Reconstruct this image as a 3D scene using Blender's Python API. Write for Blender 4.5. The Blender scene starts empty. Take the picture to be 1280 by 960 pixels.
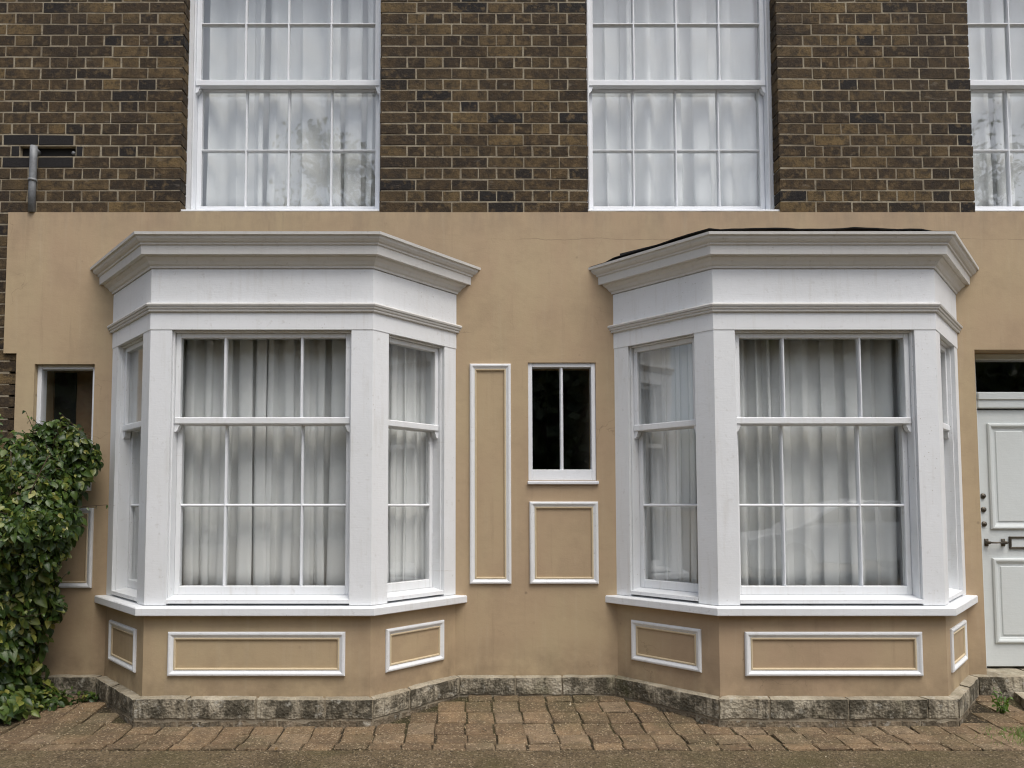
import bpy, bmesh, math, random
from mathutils import Vector, Matrix, noise
random.seed(7)
SC = bpy.context.scene
COL = SC.collection
R = math.radians

# ------------------------------------------------------------------ camera, sky, sun, exposure
cam_d = bpy.data.cameras.new('camera'); cam = bpy.data.objects.new('camera', cam_d); COL.objects.link(cam)
cam.location = (0, -5.05, 1.30); cam.rotation_euler = (R(93.2), 0, 0)
cam_d.sensor_width = 36; cam_d.lens = 36 * 930 / 1280
cam_d.shift_x = 55 / 1280; cam_d.shift_y = 100 / 1280
cam_d.clip_start = .05; cam_d.clip_end = 600
SC.camera = cam
world = bpy.data.worlds.new('World'); SC.world = world; world.use_nodes = True
wn = world.node_tree; wn.nodes.clear()
sky = wn.nodes.new('ShaderNodeTexSky'); sky.sky_type = 'NISHITA'; sky.sun_disc = False
sky.sun_elevation = R(62); sky.sun_rotation = R(140); sky.air_density = 1; sky.dust_density = 4; sky.ozone_density = 1
hs = wn.nodes.new('ShaderNodeHueSaturation'); hs.inputs['Saturation'].default_value = .55
bg = wn.nodes.new('ShaderNodeBackground'); bg.inputs['Strength'].default_value = .13
wo = wn.nodes.new('ShaderNodeOutputWorld')
wn.links.new(sky.outputs[0], hs.inputs['Color']); wn.links.new(hs.outputs[0], bg.inputs[0]); wn.links.new(bg.outputs[0], wo.inputs[0])
sun_d = bpy.data.lights.new('sun', 'SUN'); sun = bpy.data.objects.new('sun', sun_d); COL.objects.link(sun)
sun_d.energy = 1.1; sun_d.angle = R(32); sun_d.color = (1, .955, .88)
sd = Vector((.18, -.42, .89)).normalized()          # towards the sun
sun.rotation_euler = sd.to_track_quat('Z', 'Y').to_euler()
SC.view_settings.view_transform = 'Standard'; SC.view_settings.look = 'None'
SC.view_settings.gamma = 1; SC.view_settings.exposure = 0.62; SC.view_settings.use_curve_mapping = False
SC.cycles.filter_width = 1.15; SC.cycles.max_bounces = 8; SC.cycles.transparent_max_bounces = 16
SC.cycles.caustics_reflective = False; SC.cycles.caustics_refractive = False

# ------------------------------------------------------------------ materials
class NT:
    def __init__(s, name):
        s.m = bpy.data.materials.new(name); s.m.use_nodes = True; s.t = s.m.node_tree; s.t.nodes.clear()
        s.out = s.n('ShaderNodeOutputMaterial')
    def n(s, typ, **kw):
        o = s.t.nodes.new(typ)
        for k, v in kw.items(): setattr(o, k, v)
        return o
    def set(s, sock, v):
        if v is None: return
        if isinstance(v, bpy.types.NodeSocket): s.t.links.new(v, sock)
        else: sock.default_value = v
    def pos(s): return s.n('ShaderNodeNewGeometry').outputs['Position']
    def objc(s): return s.n('ShaderNodeTexCoord').outputs['Object']
    def mapv(s, v, scale=(1, 1, 1), loc=(0, 0, 0)):
        o = s.n('ShaderNodeMapping'); s.set(o.inputs['Vector'], v)
        s.set(o.inputs['Scale'], scale); s.set(o.inputs['Location'], loc); return o.outputs[0]
    def noise(s, v, scale, detail=4, rough=.55, dist=0.0):
        o = s.n('ShaderNodeTexNoise'); s.set(o.inputs['Vector'], v); o.inputs['Scale'].default_value = scale
        o.inputs['Detail'].default_value = detail; o.inputs['Roughness'].default_value = rough; o.inputs['Distortion'].default_value = dist
        return o.outputs['Fac']
    def voro(s, v, scale, feature='F1', out='Distance'):
        o = s.n('ShaderNodeTexVoronoi', feature=feature); s.set(o.inputs['Vector'], v); o.inputs['Scale'].default_value = scale
        return o.outputs[out]
    def math(s, op, a, b=None, c=None):
        o = s.n('ShaderNodeMath', operation=op); s.set(o.inputs[0], a)
        if b is not None: s.set(o.inputs[1], b)
        if c is not None: s.set(o.inputs[2], c)
        return o.outputs[0]
    def rng(s, v, a, b, c=0., d=1.):
        o = s.n('ShaderNodeMapRange'); s.set(o.inputs[0], v)
        for i, x in enumerate((a, b, c, d)): s.set(o.inputs[i + 1], x)
        return o.outputs[0]
    def mix(s, f, a, b, mode='MIX'):
        o = s.n('ShaderNodeMix', data_type='RGBA', blend_type=mode); s.set(o.inputs[0], f)
        for k, x in ((6, a), (7, b)):
            if isinstance(x, (tuple, list)) and len(x) == 3: x = (*x, 1)
            s.set(o.inputs[k], x)
        return o.outputs[2]
    def ramp(s, f, stops, interp='LINEAR'):
        o = s.n('ShaderNodeValToRGB'); e = o.color_ramp.elements; o.color_ramp.interpolation = interp
        while len(e) < len(stops): e.new(.5)
        for el, (p, c) in zip(e, stops): el.position = p; el.color = (*c, 1)
        s.set(o.inputs[0], f); return o.outputs[0]
    def bump(s, h, strength=.3, dist=.01, normal=None):
        o = s.n('ShaderNodeBump'); o.inputs['Strength'].default_value = strength; o.inputs['Distance'].default_value = dist
        s.set(o.inputs['Height'], h); s.set(o.inputs['Normal'], normal); return o.outputs[0]
    def prin(s, col, rough=.6, normal=None, spec=.4, metal=0., **kw):
        o = s.n('ShaderNodeBsdfPrincipled')
        if isinstance(col, (tuple, list)) and len(col) == 3: col = (*col, 1)
        s.set(o.inputs['Base Color'], col); s.set(o.inputs['Roughness'], rough); s.set(o.inputs['Normal'], normal)
        s.set(o.inputs['Specular IOR Level'], spec); s.set(o.inputs['Metallic'], metal)
        for k, v in kw.items(): s.set(o.inputs[k], v)
        return o.outputs[0]
    def done(s, sh): s.t.links.new(sh, s.out.inputs[0]); return s.m

def rand_src(t, src):
    if src == 'object': return t.n('ShaderNodeObjectInfo').outputs['Random']
    return t.n('ShaderNodeNewGeometry').outputs['Random Per Island']

def mat_brick(name, src):
    t = NT(name); p = t.pos(); r = rand_src(t, src)
    base = t.ramp(r, [(0, (.013, .012, .013)), (.05, (.020, .018, .017)), (.11, (.050, .034, .019)), (.42, (.078, .052, .027)),
                      (.68, (.102, .069, .034)), (.86, (.135, .092, .043)), (1, (.185, .126, .056))])
    p2 = t.n('ShaderNodeVectorMath', operation='ADD'); t.set(p2.inputs[0], p)
    cx = t.n('ShaderNodeCombineXYZ'); t.set(cx.inputs[1], t.math('MULTIPLY', r, 37.)); t.set(p2.inputs[1], cx.outputs[0]); q = p2.outputs[0]
    blotch = t.noise(q, 17, 6, .68, .4)
    c = t.mix(t.rng(blotch, .44, .62, 0, .75), base, (.024, .020, .017))
    c = t.mix(t.rng(t.noise(q, 22, 4), .52, .68, 0, .75), c, (.17, .118, .060))
    c = t.mix(t.rng(t.noise(p, 1.3, 3), .40, .66, 0, .55), c, (.026, .021, .018))          # soot over the wall
    c = t.mix(t.rng(t.noise(p, 130, 3, .7), .60, .74, 0, .5), c, (.20, .16, .105))           # pits and grit
    c = t.mix(t.rng(t.noise(p, 75, 3, .7), .57, .70, 0, .6), c, (.015, .012, .010))
    c = t.mix(t.rng(t.noise(t.mapv(q, (1, 1, 2.5)), 9, 3), .66, .76, 0, .35), c, (.24, .21, .17))   # lime bloom
    h = t.math('ADD', t.noise(p, 60, 5, .65), t.math('MULTIPLY', t.noise(p, 260, 3), .4))
    return t.done(t.prin(c, .9, t.bump(h, .8, .008), .25))

def mat_mortar():
    t = NT('mortar'); p = t.pos()
    c = t.ramp(t.noise(p, 9, 5, .6), [(.3, (.23, .195, .14)), (.55, (.35, .305, .225)), (.8, (.46, .41, .31))])
    c = t.mix(t.rng(t.noise(p, 2.2, 3), .42, .66, 0, .55), c, (.15, .12, .085))
    c = t.mix(t.rng(t.noise(p, 45, 3), .56, .72, 0, .6), c, (.11, .09, .07))
    return t.done(t.prin(c, .95, t.bump(t.noise(p, 140, 4), .6, .006), .2))

def mat_stucco(name='tan_stucco', gain=1.20):
    t = NT(name); p = t.pos()
    a = (.376 * gain, .290 * gain, .180 * gain); b = (.352 * gain, .258 * gain, .168 * gain); d = (.392 * gain, .318 * gain, .196 * gain)
    c = t.mix(t.rng(t.noise(p, .75, 3, .6), .36, .62), a, b)
    c = t.mix(t.rng(t.noise(t.mapv(p, (1.1, 1.1, .35)), 2.6, 5, .6), .5, .75, 0, .6), c, d)
    c = t.mix(t.rng(t.noise(t.mapv(p, (1, 1, 5)), 5, 5, .75), .56, .80, 0, .20), c, (.22, .165, .11))      # roller marks
    c = t.mix(t.rng(t.noise(t.mapv(p, (16, 16, .9)), 1.6, 5, .6), .56, .76, 0, .26), c, (.50, .42, .30))
    c = t.mix(t.rng(t.noise(t.mapv(p, (9, 9, .6), (3, 1, 2)), 1.9, 6, .7), .58, .78, 0, .32), c, (.21, .15, .10))   # rain runs
    spots = t.voro(p, 5.5); gate = t.noise(p, 1.7, 2)
    c = t.mix(t.math('MULTIPLY', t.rng(spots, .0, .075, .9, 0), t.rng(gate, .46, .56)), c, (.12, .09, .06))  # knocks
    zz = t.n('ShaderNodeSeparateXYZ'); t.set(zz.inputs[0], p)
    dirt = t.math('MULTIPLY', t.rng(zz.outputs[2], .14, .42, 1, 0), t.rng(t.noise(p, 6, 5, .65), .35, .7))
    c = t.mix(t.math('MULTIPLY', dirt, .7), c, (.14, .105, .065))                                        # splash stains
    c = t.mix(t.rng(t.noise(p, 3.3, 7, .7), .47, .68, 0, .26), c, (.25, .185, .12))                        # mottling
    zx = t.math('ABSOLUTE', t.math('SUBTRACT', t.math('ADD', zz.outputs[2], t.math('MULTIPLY', t.noise(p, 5, 5), .05)), 3.165))
    c = t.mix(t.math('MULTIPLY', t.rng(zx, .0, .0035, .6, 0), t.rng(t.noise(p, .9, 2), .47, .55)), c, (.16, .12, .075))   # seam crack under the fascia
    top = t.math('MULTIPLY', t.rng(zz.outputs[2], 3.12, 3.33, 0, 1), t.rng(t.noise(t.mapv(p, (5, 5, 1.2)), 2.2, 6, .7), .42, .68))
    c = t.mix(t.math('MULTIPLY', top, .45), c, (.24, .19, .14))                                            # weathered fascia
    dv = t.n('ShaderNodeTexNoise'); t.set(dv.inputs['Vector'], p); dv.inputs['Scale'].default_value = 4.5; dv.inputs['Detail'].default_value = 5
    pa = t.n('ShaderNodeVectorMath', operation='MULTIPLY_ADD'); t.set(pa.inputs[0], dv.outputs['Color']); pa.inputs[1].default_value = (.4, .4, .4); t.set(pa.inputs[2], p)
    ck = t.voro(pa.outputs[0], 1.5, 'DISTANCE_TO_EDGE'); ckg = t.math('MULTIPLY', t.rng(ck, .0, .0045, 1, 0), t.rng(t.noise(p, 1.4, 3), .55, .64, 0, .5))
    c = t.mix(ckg, c, (.15, .11, .07))                                                                    # hairline cracks
    h = t.math('ADD', t.noise(t.mapv(p, (1, 1, 1.5)), 9, 7, .62), t.math('MULTIPLY', t.noise(p, 110, 4), .2))
    return t.done(t.prin(c, .72, t.bump(h, .16, .012), .3))

def mat_white(name, col, rough=.45, grime=.35, flake=.3):
    t = NT(name); p = t.pos()
    c = t.mix(t.rng(t.noise(p, 2.3, 4), .35, .7, 0, .5), col, tuple(x * k for x, k in zip(col, (.90, .895, .875))))
    c = t.mix(t.rng(t.noise(p, 26, 5, .7), .60, .78, 0, grime), c, (.33, .30, .25))
    v = t.voro(t.mapv(p, (1, 1, 1)), 34); g = t.noise(p, 3.1, 3)
    c = t.mix(t.math('MULTIPLY', t.rng(v, .05, .13, 1, 0), t.rng(g, .54, .62, 0, flake)), c, (.30, .26, .20))
    zs = t.n('ShaderNodeSeparateXYZ'); t.set(zs.inputs[0], p)
    c = t.mix(t.rng(t.noise(t.mapv(p, (11, 11, 1)), 2.1, 5, .65), .54, .80, 0, grime * .75), c, (.46, .43, .37))      # runs
    c = t.mix(t.rng(t.noise(t.mapv(p, (1, 1, 14)), 3.0, 5, .7), .66, .76, 0, grime), c, (.42, .39, .33))           # brush lines and cracks
    h = t.math('ADD', t.noise(p, 14, 6, .66), t.math('MULTIPLY', t.noise(t.mapv(p, (1, 1, 9)), 16, 4), .35))
    return t.done(t.prin(c, rough, t.bump(h, .19, .010), .4))

def mat_plain(name, col, rough=.6, spec=.4, metal=0., ns=30, amt=.25, bump=.2):
    t = NT(name); p = t.pos()
    c = t.mix(t.rng(t.noise(p, ns, 5, .6), .35, .7, 0, amt), col, tuple(x * .55 for x in col))
    return t.done(t.prin(c, rough, t.bump(t.noise(p, ns * 3, 4), bump, .006), spec, metal))

def mat_glass(name='window_glass', ior_r=.082, wav=.005):
    t = NT(name); p = t.pos()
    nb = t.bump(t.noise(p, 5.5, 2, .4), wav, .10)
    lw = t.n('ShaderNodeLayerWeight'); lw.inputs['Blend'].default_value = .5
    f5 = t.math('POWER', lw.outputs['Facing'], 5.0)
    fac = t.math('ADD', t.math('MULTIPLY', f5, .9), ior_r)
    fac = t.math('ADD', fac, t.rng(t.noise(p, 9, 4), .5, .75, 0, .012))
    g = t.n('ShaderNodeBsdfGlossy'); g.inputs['Roughness'].default_value = .015; t.set(g.inputs['Normal'], nb); g.inputs['Color'].default_value = (1, 1, 1, 1)
    tr = t.n('ShaderNodeBsdfTransparent'); tr.inputs['Color'].default_value = (.988, .996, .992, 1)
    mx = t.n('ShaderNodeMixShader'); t.set(mx.inputs[0], fac); t.t.links.new(tr.outputs[0], mx.inputs[1]); t.t.links.new(g.outputs[0], mx.inputs[2])
    return t.done(mx.outputs[0])

def mat_cloth(name, col, trans=.35):
    t = NT(name); p = t.pos()
    c = t.mix(t.rng(t.noise(t.mapv(p, (1, 1, .2)), 9, 4), .35, .7, 0, .3), col, tuple(x * .82 for x in col))
    d = t.n('ShaderNodeBsdfDiffuse'); t.set(d.inputs[0], c)
    l = t.n('ShaderNodeBsdfTranslucent'); t.set(l.inputs[0], c)
    mx = t.n('ShaderNodeMixShader'); mx.inputs[0].default_value = trans
    t.t.links.new(d.outputs[0], mx.inputs[1]); t.t.links.new(l.outputs[0], mx.inputs[2])
    return t.done(mx.outputs[0])

def mat_stone(name='weathered_stone', stops=((.3, (.25, .215, .155)), (.55, (.40, .355, .27)), (.8, (.55, .50, .40))), dark=.9):
    t = NT(name); p = t.pos()
    c = t.ramp(t.noise(p, 5, 5, .6), stops)
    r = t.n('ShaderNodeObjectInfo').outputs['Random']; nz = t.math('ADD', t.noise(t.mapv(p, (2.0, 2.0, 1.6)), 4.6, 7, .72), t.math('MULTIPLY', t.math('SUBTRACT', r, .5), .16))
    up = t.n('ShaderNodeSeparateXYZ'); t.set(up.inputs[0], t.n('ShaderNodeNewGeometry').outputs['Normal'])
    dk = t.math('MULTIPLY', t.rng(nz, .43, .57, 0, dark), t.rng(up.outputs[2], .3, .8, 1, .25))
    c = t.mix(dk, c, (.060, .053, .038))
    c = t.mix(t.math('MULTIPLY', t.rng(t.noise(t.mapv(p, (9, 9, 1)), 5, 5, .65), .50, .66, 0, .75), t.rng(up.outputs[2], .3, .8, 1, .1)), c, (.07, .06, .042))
    c = t.mix(t.rng(t.noise(p, 17, 5, .7), .56, .68, 0, .7), c, (.44, .42, .36))          # pale lichen
    c = t.mix(t.rng(t.noise(p, 3.2, 4), .58, .72, 0, .45), c, (.085, .085, .035))           # moss tint
    h = t.math('ADD', t.noise(p, 22, 6, .7), t.math('MULTIPLY', t.voro(p, 60), .4))
    return t.done(t.prin(c, .93, t.bump(h, .9, .016), .2))

def mat_paver(src):
    t = NT('paver_clay'); p = t.pos(); r = rand_src(t, src)
    c = t.ramp(r, [(0, (.135, .093, .055)), (.35, (.19, .130, .076)), (.7, (.245, .168, .096)), (1, (.235, .175, .112))])
    c = t.mix(t.rng(t.noise(p, 7, 5, .65), .42, .68, 0, .7), c, (.095, .070, .045))
    c = t.mix(t.rng(t.noise(p, 2.1, 5), .48, .66, 0, .6), c, (.095, .085, .045))
    grit = t.voro(p, 130, out='Color'); gs = t.n('ShaderNodeSeparateColor'); t.set(gs.inputs[0], grit)
    c = t.mix(t.rng(gs.outputs[0], .84, .96, 0, .65), c, (.44, .35, .23))
    c = t.mix(t.rng(gs.outputs[1], .80, .95, 0, .55), c, (.06, .044, .03))
    h = t.math('ADD', t.voro(p, 95), t.noise(p, 30, 5, .7))
    return t.done(t.prin(c, .92, t.bump(h, .7, .010), .25))

def mat_ground(name, stops, moss):
    t = NT(name); p = t.pos()
    c = t.ramp(t.noise(p, 4.5, 8, .72), stops)
    c = t.mix(t.rng(t.noise(p, 2.7, 6, .7), .54, .66, 0, .55), c, (.05, .038, .022))
    c = t.mix(t.rng(t.noise(t.mapv(p, (1, 2.5, 1)), 6, 6, .7), .60, .72, 0, .5), c, (.27, .22, .15))
    v = t.voro(p, 120, out='Color'); gs = t.n('ShaderNodeSeparateColor'); t.set(gs.inputs[0], v)
    c = t.mix(t.rng(gs.outputs[0], .84, .96, 0, .65), c, (.42, .34, .23))
    c = t.mix(t.rng(gs.outputs[1], .70, .9, 0, .7), c, (.035, .027, .018))
    c = t.mix(t.rng(t.noise(p, 1.6, 5, .6), .47, .66, 0, moss), c, (.075, .072, .024))
    h = t.math('ADD', t.voro(p, 120), t.noise(p, 26, 6, .7))
    return t.done(t.prin(c, .93, t.bump(h, .9, .012), .25))

def mat_leaf(name, src, stops, trans=.25):
    t = NT(name); p = t.pos(); r = rand_src(t, src)
    c = t.ramp(r, stops)
    c = t.mix(t.rng(t.noise(p, 45, 3), .5, .75, 0, .35), c, (.10, .11, .025))
    n = t.bump(t.noise(p, 130, 3), .25, .004)
    pr = t.prin(c, .38, n, .45)
    tl = t.n('ShaderNodeBsdfTranslucent'); t.set(tl.inputs[0], t.mix(.5, c, (.16, .22, .03)))
    mx = t.n('ShaderNodeMixShader'); mx.inputs[0].default_value = trans
    t.t.links.new(pr, mx.inputs[1]); t.t.links.new(tl.outputs[0], mx.inputs[2])
    return t.done(mx.outputs[0])

LEAFSTOPS = [(0, (.020, .044, .011)), (.45, (.045, .090, .018)), (.74, (.085, .135, .025)), (.92, (.17, .205, .04)), (1, (.30, .29, .07))]
M = dict(
    brick=mat_brick('stock_brick', 'object'), brick_mass=mat_brick('stock_brick_mass', 'island'), mortar=mat_mortar(),
    stucco=mat_stucco(), bead=mat_plain('cream_bead_paint', (.60, .50, .34), .6, .3, 0, 20, .2, .1), white=mat_white('white_paint', (.775, .795, .815), .45, .4, .7), white2=mat_white('white_paint_fresh', (.80, .825, .86), .4, .14, .3),
    cornice=mat_white('cornice_paint', (.66, .655, .635), .5, .5, .4), door=mat_white('door_paint', (.66, .70, .70), .32, .06, .05),
    glass=mat_glass(), cloth=mat_cloth('net_curtain_cloth', (.95, .955, .95), .12), stone=mat_stone(), footing=mat_stone('footing_rubble', ((.3, (.14, .11, .075)), (.55, (.24, .19, .13)), (.8, (.36, .31, .24))), .6), brick_soot=mat_plain('sooty_brick', (.020, .018, .018), .9, .3, 0, 60, .7, .6),
    paver=mat_paver('object'), sand=mat_ground('joint_dirt', [(.3, (.030, .024, .014)), (.7, (.07, .052, .03))], .7),
    ground=mat_ground('forecourt_grit', [(.3, (.105, .078, .044)), (.5, (.155, .115, .066)), (.75, (.20, .152, .09))], .5),
    lead=mat_plain('lead_pipe', (.23, .24, .25), .6, .4, .2, 40, .6), black=mat_plain('roof_felt', (.012, .012, .013), .75, .3),
    plaster=mat_plain('pale_plaster', (.62, .60, .56), .9, .1), dark=mat_plain('interior_plaster', (.20, .19, .17), .9, .1), brass=mat_plain('aged_bronze', (.11, .095, .075), .4, .5, .7),
    wood=mat_plain('interior_wood', (.22, .135, .07), .5), soot=mat_plain('soot', (.012, .011, .010), .95),
    leaf=mat_leaf('shrub_leaf', 'object', LEAFSTOPS), leaf_mass=mat_leaf('shrub_leaf_mass', 'island', LEAFSTOPS),
    tree_leaf=mat_leaf('tree_leaf', 'island', [(0, (.02, .035, .012)), (1, (.07, .085, .03))]),
    weed=mat_leaf('weed_leaf', 'island', [(0, (.06, .14, .015)), (1, (.14, .26, .03))]), car_paint=mat_plain('silver_car_paint', (.62, .63, .65), .25, .5, .1, 3, .05, .0), bark=mat_plain('bark', (.07, .05, .035), .9, .2, 0, 20, .5, .6),
    litter=mat_leaf('leaf_litter', 'island', [(0, (.05, .03, .015)), (.4, (.20, .11, .04)), (.75, (.40, .31, .18)), (1, (.62, .56, .44))], .1),
)

# ------------------------------------------------------------------ mesh helpers
class MB:
    def __init__(s): s.v = []; s.f = []
    def add(s, vs, fs):
        k = len(s.v); s.v += [tuple(x) for x in vs]; s.f += [tuple(i + k for i in f) for f in fs]; return s
    def box(s, x0, x1, y0, y1, z0, z1, T=None, c=0.0):
        if x0 > x1: x0, x1 = x1, x0
        if y0 > y1: y0, y1 = y1, y0
        if z0 > z1: z0, z1 = z1, z0
        if c <= 0:
            vs = [(x, y, z) for z in (z0, z1) for y in (y0, y1) for x in (x0, x1)]
            fs = [(0, 2, 3, 1), (4, 5, 7, 6), (0, 1, 5, 4), (1, 3, 7, 5), (3, 2, 6, 7), (2, 0, 4, 6)]
        else:
            c = min(c, (x1 - x0) * .3, (y1 - y0) * .3, (z1 - z0) * .3)
            vs = []; idx = {}
            X = (x0, x1); Y = (y0, y1); Z = (z0, z1)
            for i in (0, 1):
                for j in (0, 1):
                    for k in (0, 1):
                        sx = 1 - 2 * i; sy = 1 - 2 * j; sz = 1 - 2 * k
                        for a in range(3):
                            q = [X[i] + sx * c, Y[j] + sy * c, Z[k] + sz * c]; q[a] = (X[i], Y[j], Z[k])[a]
                            idx[i, j, k, a] = len(vs); vs.append(tuple(q))
            g = lambda i, j, k, a: idx[i, j, k, a]
            fs = []
            for i in (0, 1): fs.append([g(i, 0, 0, 0), g(i, 1, 0, 0), g(i, 1, 1, 0), g(i, 0, 1, 0)])
            for j in (0, 1): fs.append([g(0, j, 0, 1), g(1, j, 0, 1), g(1, j, 1, 1), g(0, j, 1, 1)])
            for k in (0, 1): fs.append([g(0, 0, k, 2), g(1, 0, k, 2), g(1, 1, k, 2), g(0, 1, k, 2)])
            for i in (0, 1):
                for j in (0, 1): fs.append([g(i, j, 0, 0), g(i, j, 1, 0), g(i, j, 1, 1), g(i, j, 0, 1)])
                for k in (0, 1): fs.append([g(i, 0, k, 0), g(i, 1, k, 0), g(i, 1, k, 2), g(i, 0, k, 2)])
            for j in (0, 1):
                for k in (0, 1): fs.append([g(0, j, k, 1), g(1, j, k, 1), g(1, j, k, 2), g(0, j, k, 2)])
            for i in (0, 1):
                for j in (0, 1):
                    for k in (0, 1): fs.append([g(i, j, k, 0), g(i, j, k, 1), g(i, j, k, 2)])
        if T: vs = [T @ Vector(q) for q in vs]
        return s.add(vs, fs)
    def prism(s, poly, z0, z1, T=None):
        n = len(poly); vs = [(x, y, z0) for x, y in poly] + [(x, y, z1) for x, y in poly]
        fs = [tuple(range(n - 1, -1, -1)), tuple(range(n, 2 * n))] + [(i, (i + 1) % n, n + (i + 1) % n, n + i) for i in range(n)]
        if T: vs = [T @ Vector(q) for q in vs]
        return s.add(vs, fs)
    def tube(s, pts, rad, seg=8, cap=True):
        pts = [Vector(p) for p in pts]; rad = rad if isinstance(rad, (list, tuple)) else [rad] * len(pts)
        rings = []; up = Vector((.31, .12, .94)); vs = []
        for i, p in enumerate(pts):
            d = (pts[min(i + 1, len(pts) - 1)] - pts[max(i - 1, 0)]).normalized()
            a = d.cross(up); a = a.normalized() if a.length > 1e-4 else Vector((1, 0, 0)); b = d.cross(a)
            vs += [p + (a * math.cos(2 * math.pi * k / seg) + b * math.sin(2 * math.pi * k / seg)) * rad[i] for k in range(seg)]
        fs = [(i * seg + k, i * seg + (k + 1) % seg, (i + 1) * seg + (k + 1) % seg, (i + 1) * seg + k) for i in range(len(pts) - 1) for k in range(seg)]
        if cap: fs += [tuple(range(seg - 1, -1, -1)), tuple((len(pts) - 1) * seg + k for k in range(seg))]
        return s.add(vs, fs)
    def mesh(s, name, mat, smooth=False):
        me = bpy.data.meshes.new(name); me.from_pydata(s.v, [], s.f)
        bm = bmesh.new(); bm.from_mesh(me); bmesh.ops.recalc_face_normals(bm, faces=bm.faces[:])
        bm.to_mesh(me); bm.free()
        if smooth:
            for p in me.polygons: p.use_smooth = True
        me.materials.append(M[mat]); return me
    def build(s, name, mat, parent=None, smooth=False, recalc=True):
        if recalc: me = s.mesh(name, mat, smooth)
        else:
            me = bpy.data.meshes.new(name); me.from_pydata(s.v, [], s.f); me.materials.append(M[mat])
            if smooth:
                for p in me.polygons: p.use_smooth = True
        return link(name, me, parent)

def link(name, data, parent=None):
    o = bpy.data.objects.new(name, data); COL.objects.link(o); o.parent = parent; return o
def tag(o, label=None, cat=None, group=None, kind=None):
    for k, v in (('label', label), ('category', cat), ('group', group), ('kind', kind)):
        if v: o[k] = v
    return o

# ------------------------------------------------------------------ the setting: forecourt, paving
H0, H1 = -60, 60
g = MB(); nx, ny = 60, 60
for j in range(ny + 1):
    for i in range(nx + 1):
        a = (i / nx * 2 - 1); b = j / ny
        x = math.copysign(abs(a) ** 2.2, a) * 120; y = -1.0 - (b ** 2.2) * 140
        z = -.006 + (noise.noise((x * 1.3, y * 1.3, 0)) * .006 if abs(x) < 12 and y > -8 else 0)
        g.v.append((x, y, z))
for j in range(ny):
    for i in range(nx): g.f.append((j * (nx + 1) + i, j * (nx + 1) + i + 1, (j + 1) * (nx + 1) + i + 1, (j + 1) * (nx + 1) + i))
tag(g.build('forecourt', 'ground', None, True), kind='structure')
def gz(y): return max(0., y + .70) * .07
pv = MB()
for x in (-9, 9): pv.v += [(x, -1.03, -.08), (x, -1.03, -.012), (x, -.70, -.012), (x, .25, .0545), (x, .25, -.08)]
pv.f = [(0, 1, 2, 3, 4), (9, 8, 7, 6, 5)] + [(i, (i + 1) % 5, 5 + (i + 1) % 5, 5 + i) for i in range(5)]
pav = pv.build('paving', 'sand'); tag(pav, kind='structure')

# ------------------------------------------------------------------ the house
house = link('house', None); house.location = (0, 0, 0)
tag(house, 'dark brick house with tan stucco ground storey and two white bay windows', 'house')

BAYS = (-1.26, 2.178); HW, HF, DEP = 1.18, .68, .56
ZST = 3.33
OPEN_UP = [(-2.0, -.615), (.835, 2.17), (3.526, 4.90)]

def wall_holes(x0, x1, z0, z1, holes, y0, y1, extra=()):
    xs = sorted({x0, x1, *[h[0] for h in holes], *[h[1] for h in holes], *extra}); xs = [x for x in xs if x0 <= x <= x1]
    zs = sorted({z0, z1, *[h[2] for h in holes], *[h[3] for h in holes]}); zs = [z for z in zs if z0 <= z <= z1]
    solid = lambda i, k: 0 <= i < len(xs) - 1 and 0 <= k < len(zs) - 1 and not any(h[0] - 1e-6 <= (xs[i] + xs[i + 1]) / 2 <= h[1] and h[2] <= (zs[k] + zs[k + 1]) / 2 <= h[3] for h in holes)
    m = MB()
    for i in range(len(xs) - 1):
        for k in range(len(zs) - 1):
            if not solid(i, k): continue
            a, b, c, d = xs[i], xs[i + 1], zs[k], zs[k + 1]
            m.add([(a, y0, c), (b, y0, c), (b, y0, d), (a, y0, d)], [(0, 1, 2, 3)])
            m.add([(a, y1, c), (b, y1, c), (b, y1, d), (a, y1, d)], [(3, 2, 1, 0)])
            if not solid(i - 1, k): m.add([(a, y0, c), (a, y0, d), (a, y1, d), (a, y1, c)], [(0, 1, 2, 3)])
            if not solid(i + 1, k): m.add([(b, y0, c), (b, y1, c), (b, y1, d), (b, y0, d)], [(0, 1, 2, 3)])
            if not solid(i, k - 1): m.add([(a, y0, c), (a, y1, c), (b, y1, c), (b, y0, c)], [(0, 1, 2, 3)])
            if not solid(i, k + 1): m.add([(a, y0, d), (b, y0, d), (b, y1, d), (a, y1, d)], [(0, 1, 2, 3)])
    return m

# stucco sheet (ground storey), with the openings
DOOR = (3.472, 4.46, .0, 2.368); SMALL = (.410, .874, 1.470, 2.279); LEFTW = (-2.968, -2.556, 1.40, 2.268)
holes = [DOOR, SMALL, LEFTW, (-9, -3.095, -1, 2.343)]
for cx in BAYS: holes.append((cx - HW + .09, cx + HW - .09, .60, 2.74))
stw = wall_holes(-3.185, 6.5, -.05, ZST, holes, 0, .30).build('stucco_wall', 'stucco', house)
# mortar body of the brick wall
bh = [(a - .009, b + .009, 3.345, 5.30) for a, b in OPEN_UP]
bh.append((-3.13, -2.74, 3.7345, 3.8075))
bw = wall_holes(-5.5, 6.5, ZST - .02, 6.0, bh, .0172, .30)
bl = wall_holes(-5.5, -3.15, -.05, ZST - .02, [], .0172, .30)
bw.add(bl.v, bl.f)
brick_wall = bw.build('brick_wall', 'mortar', house)

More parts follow.
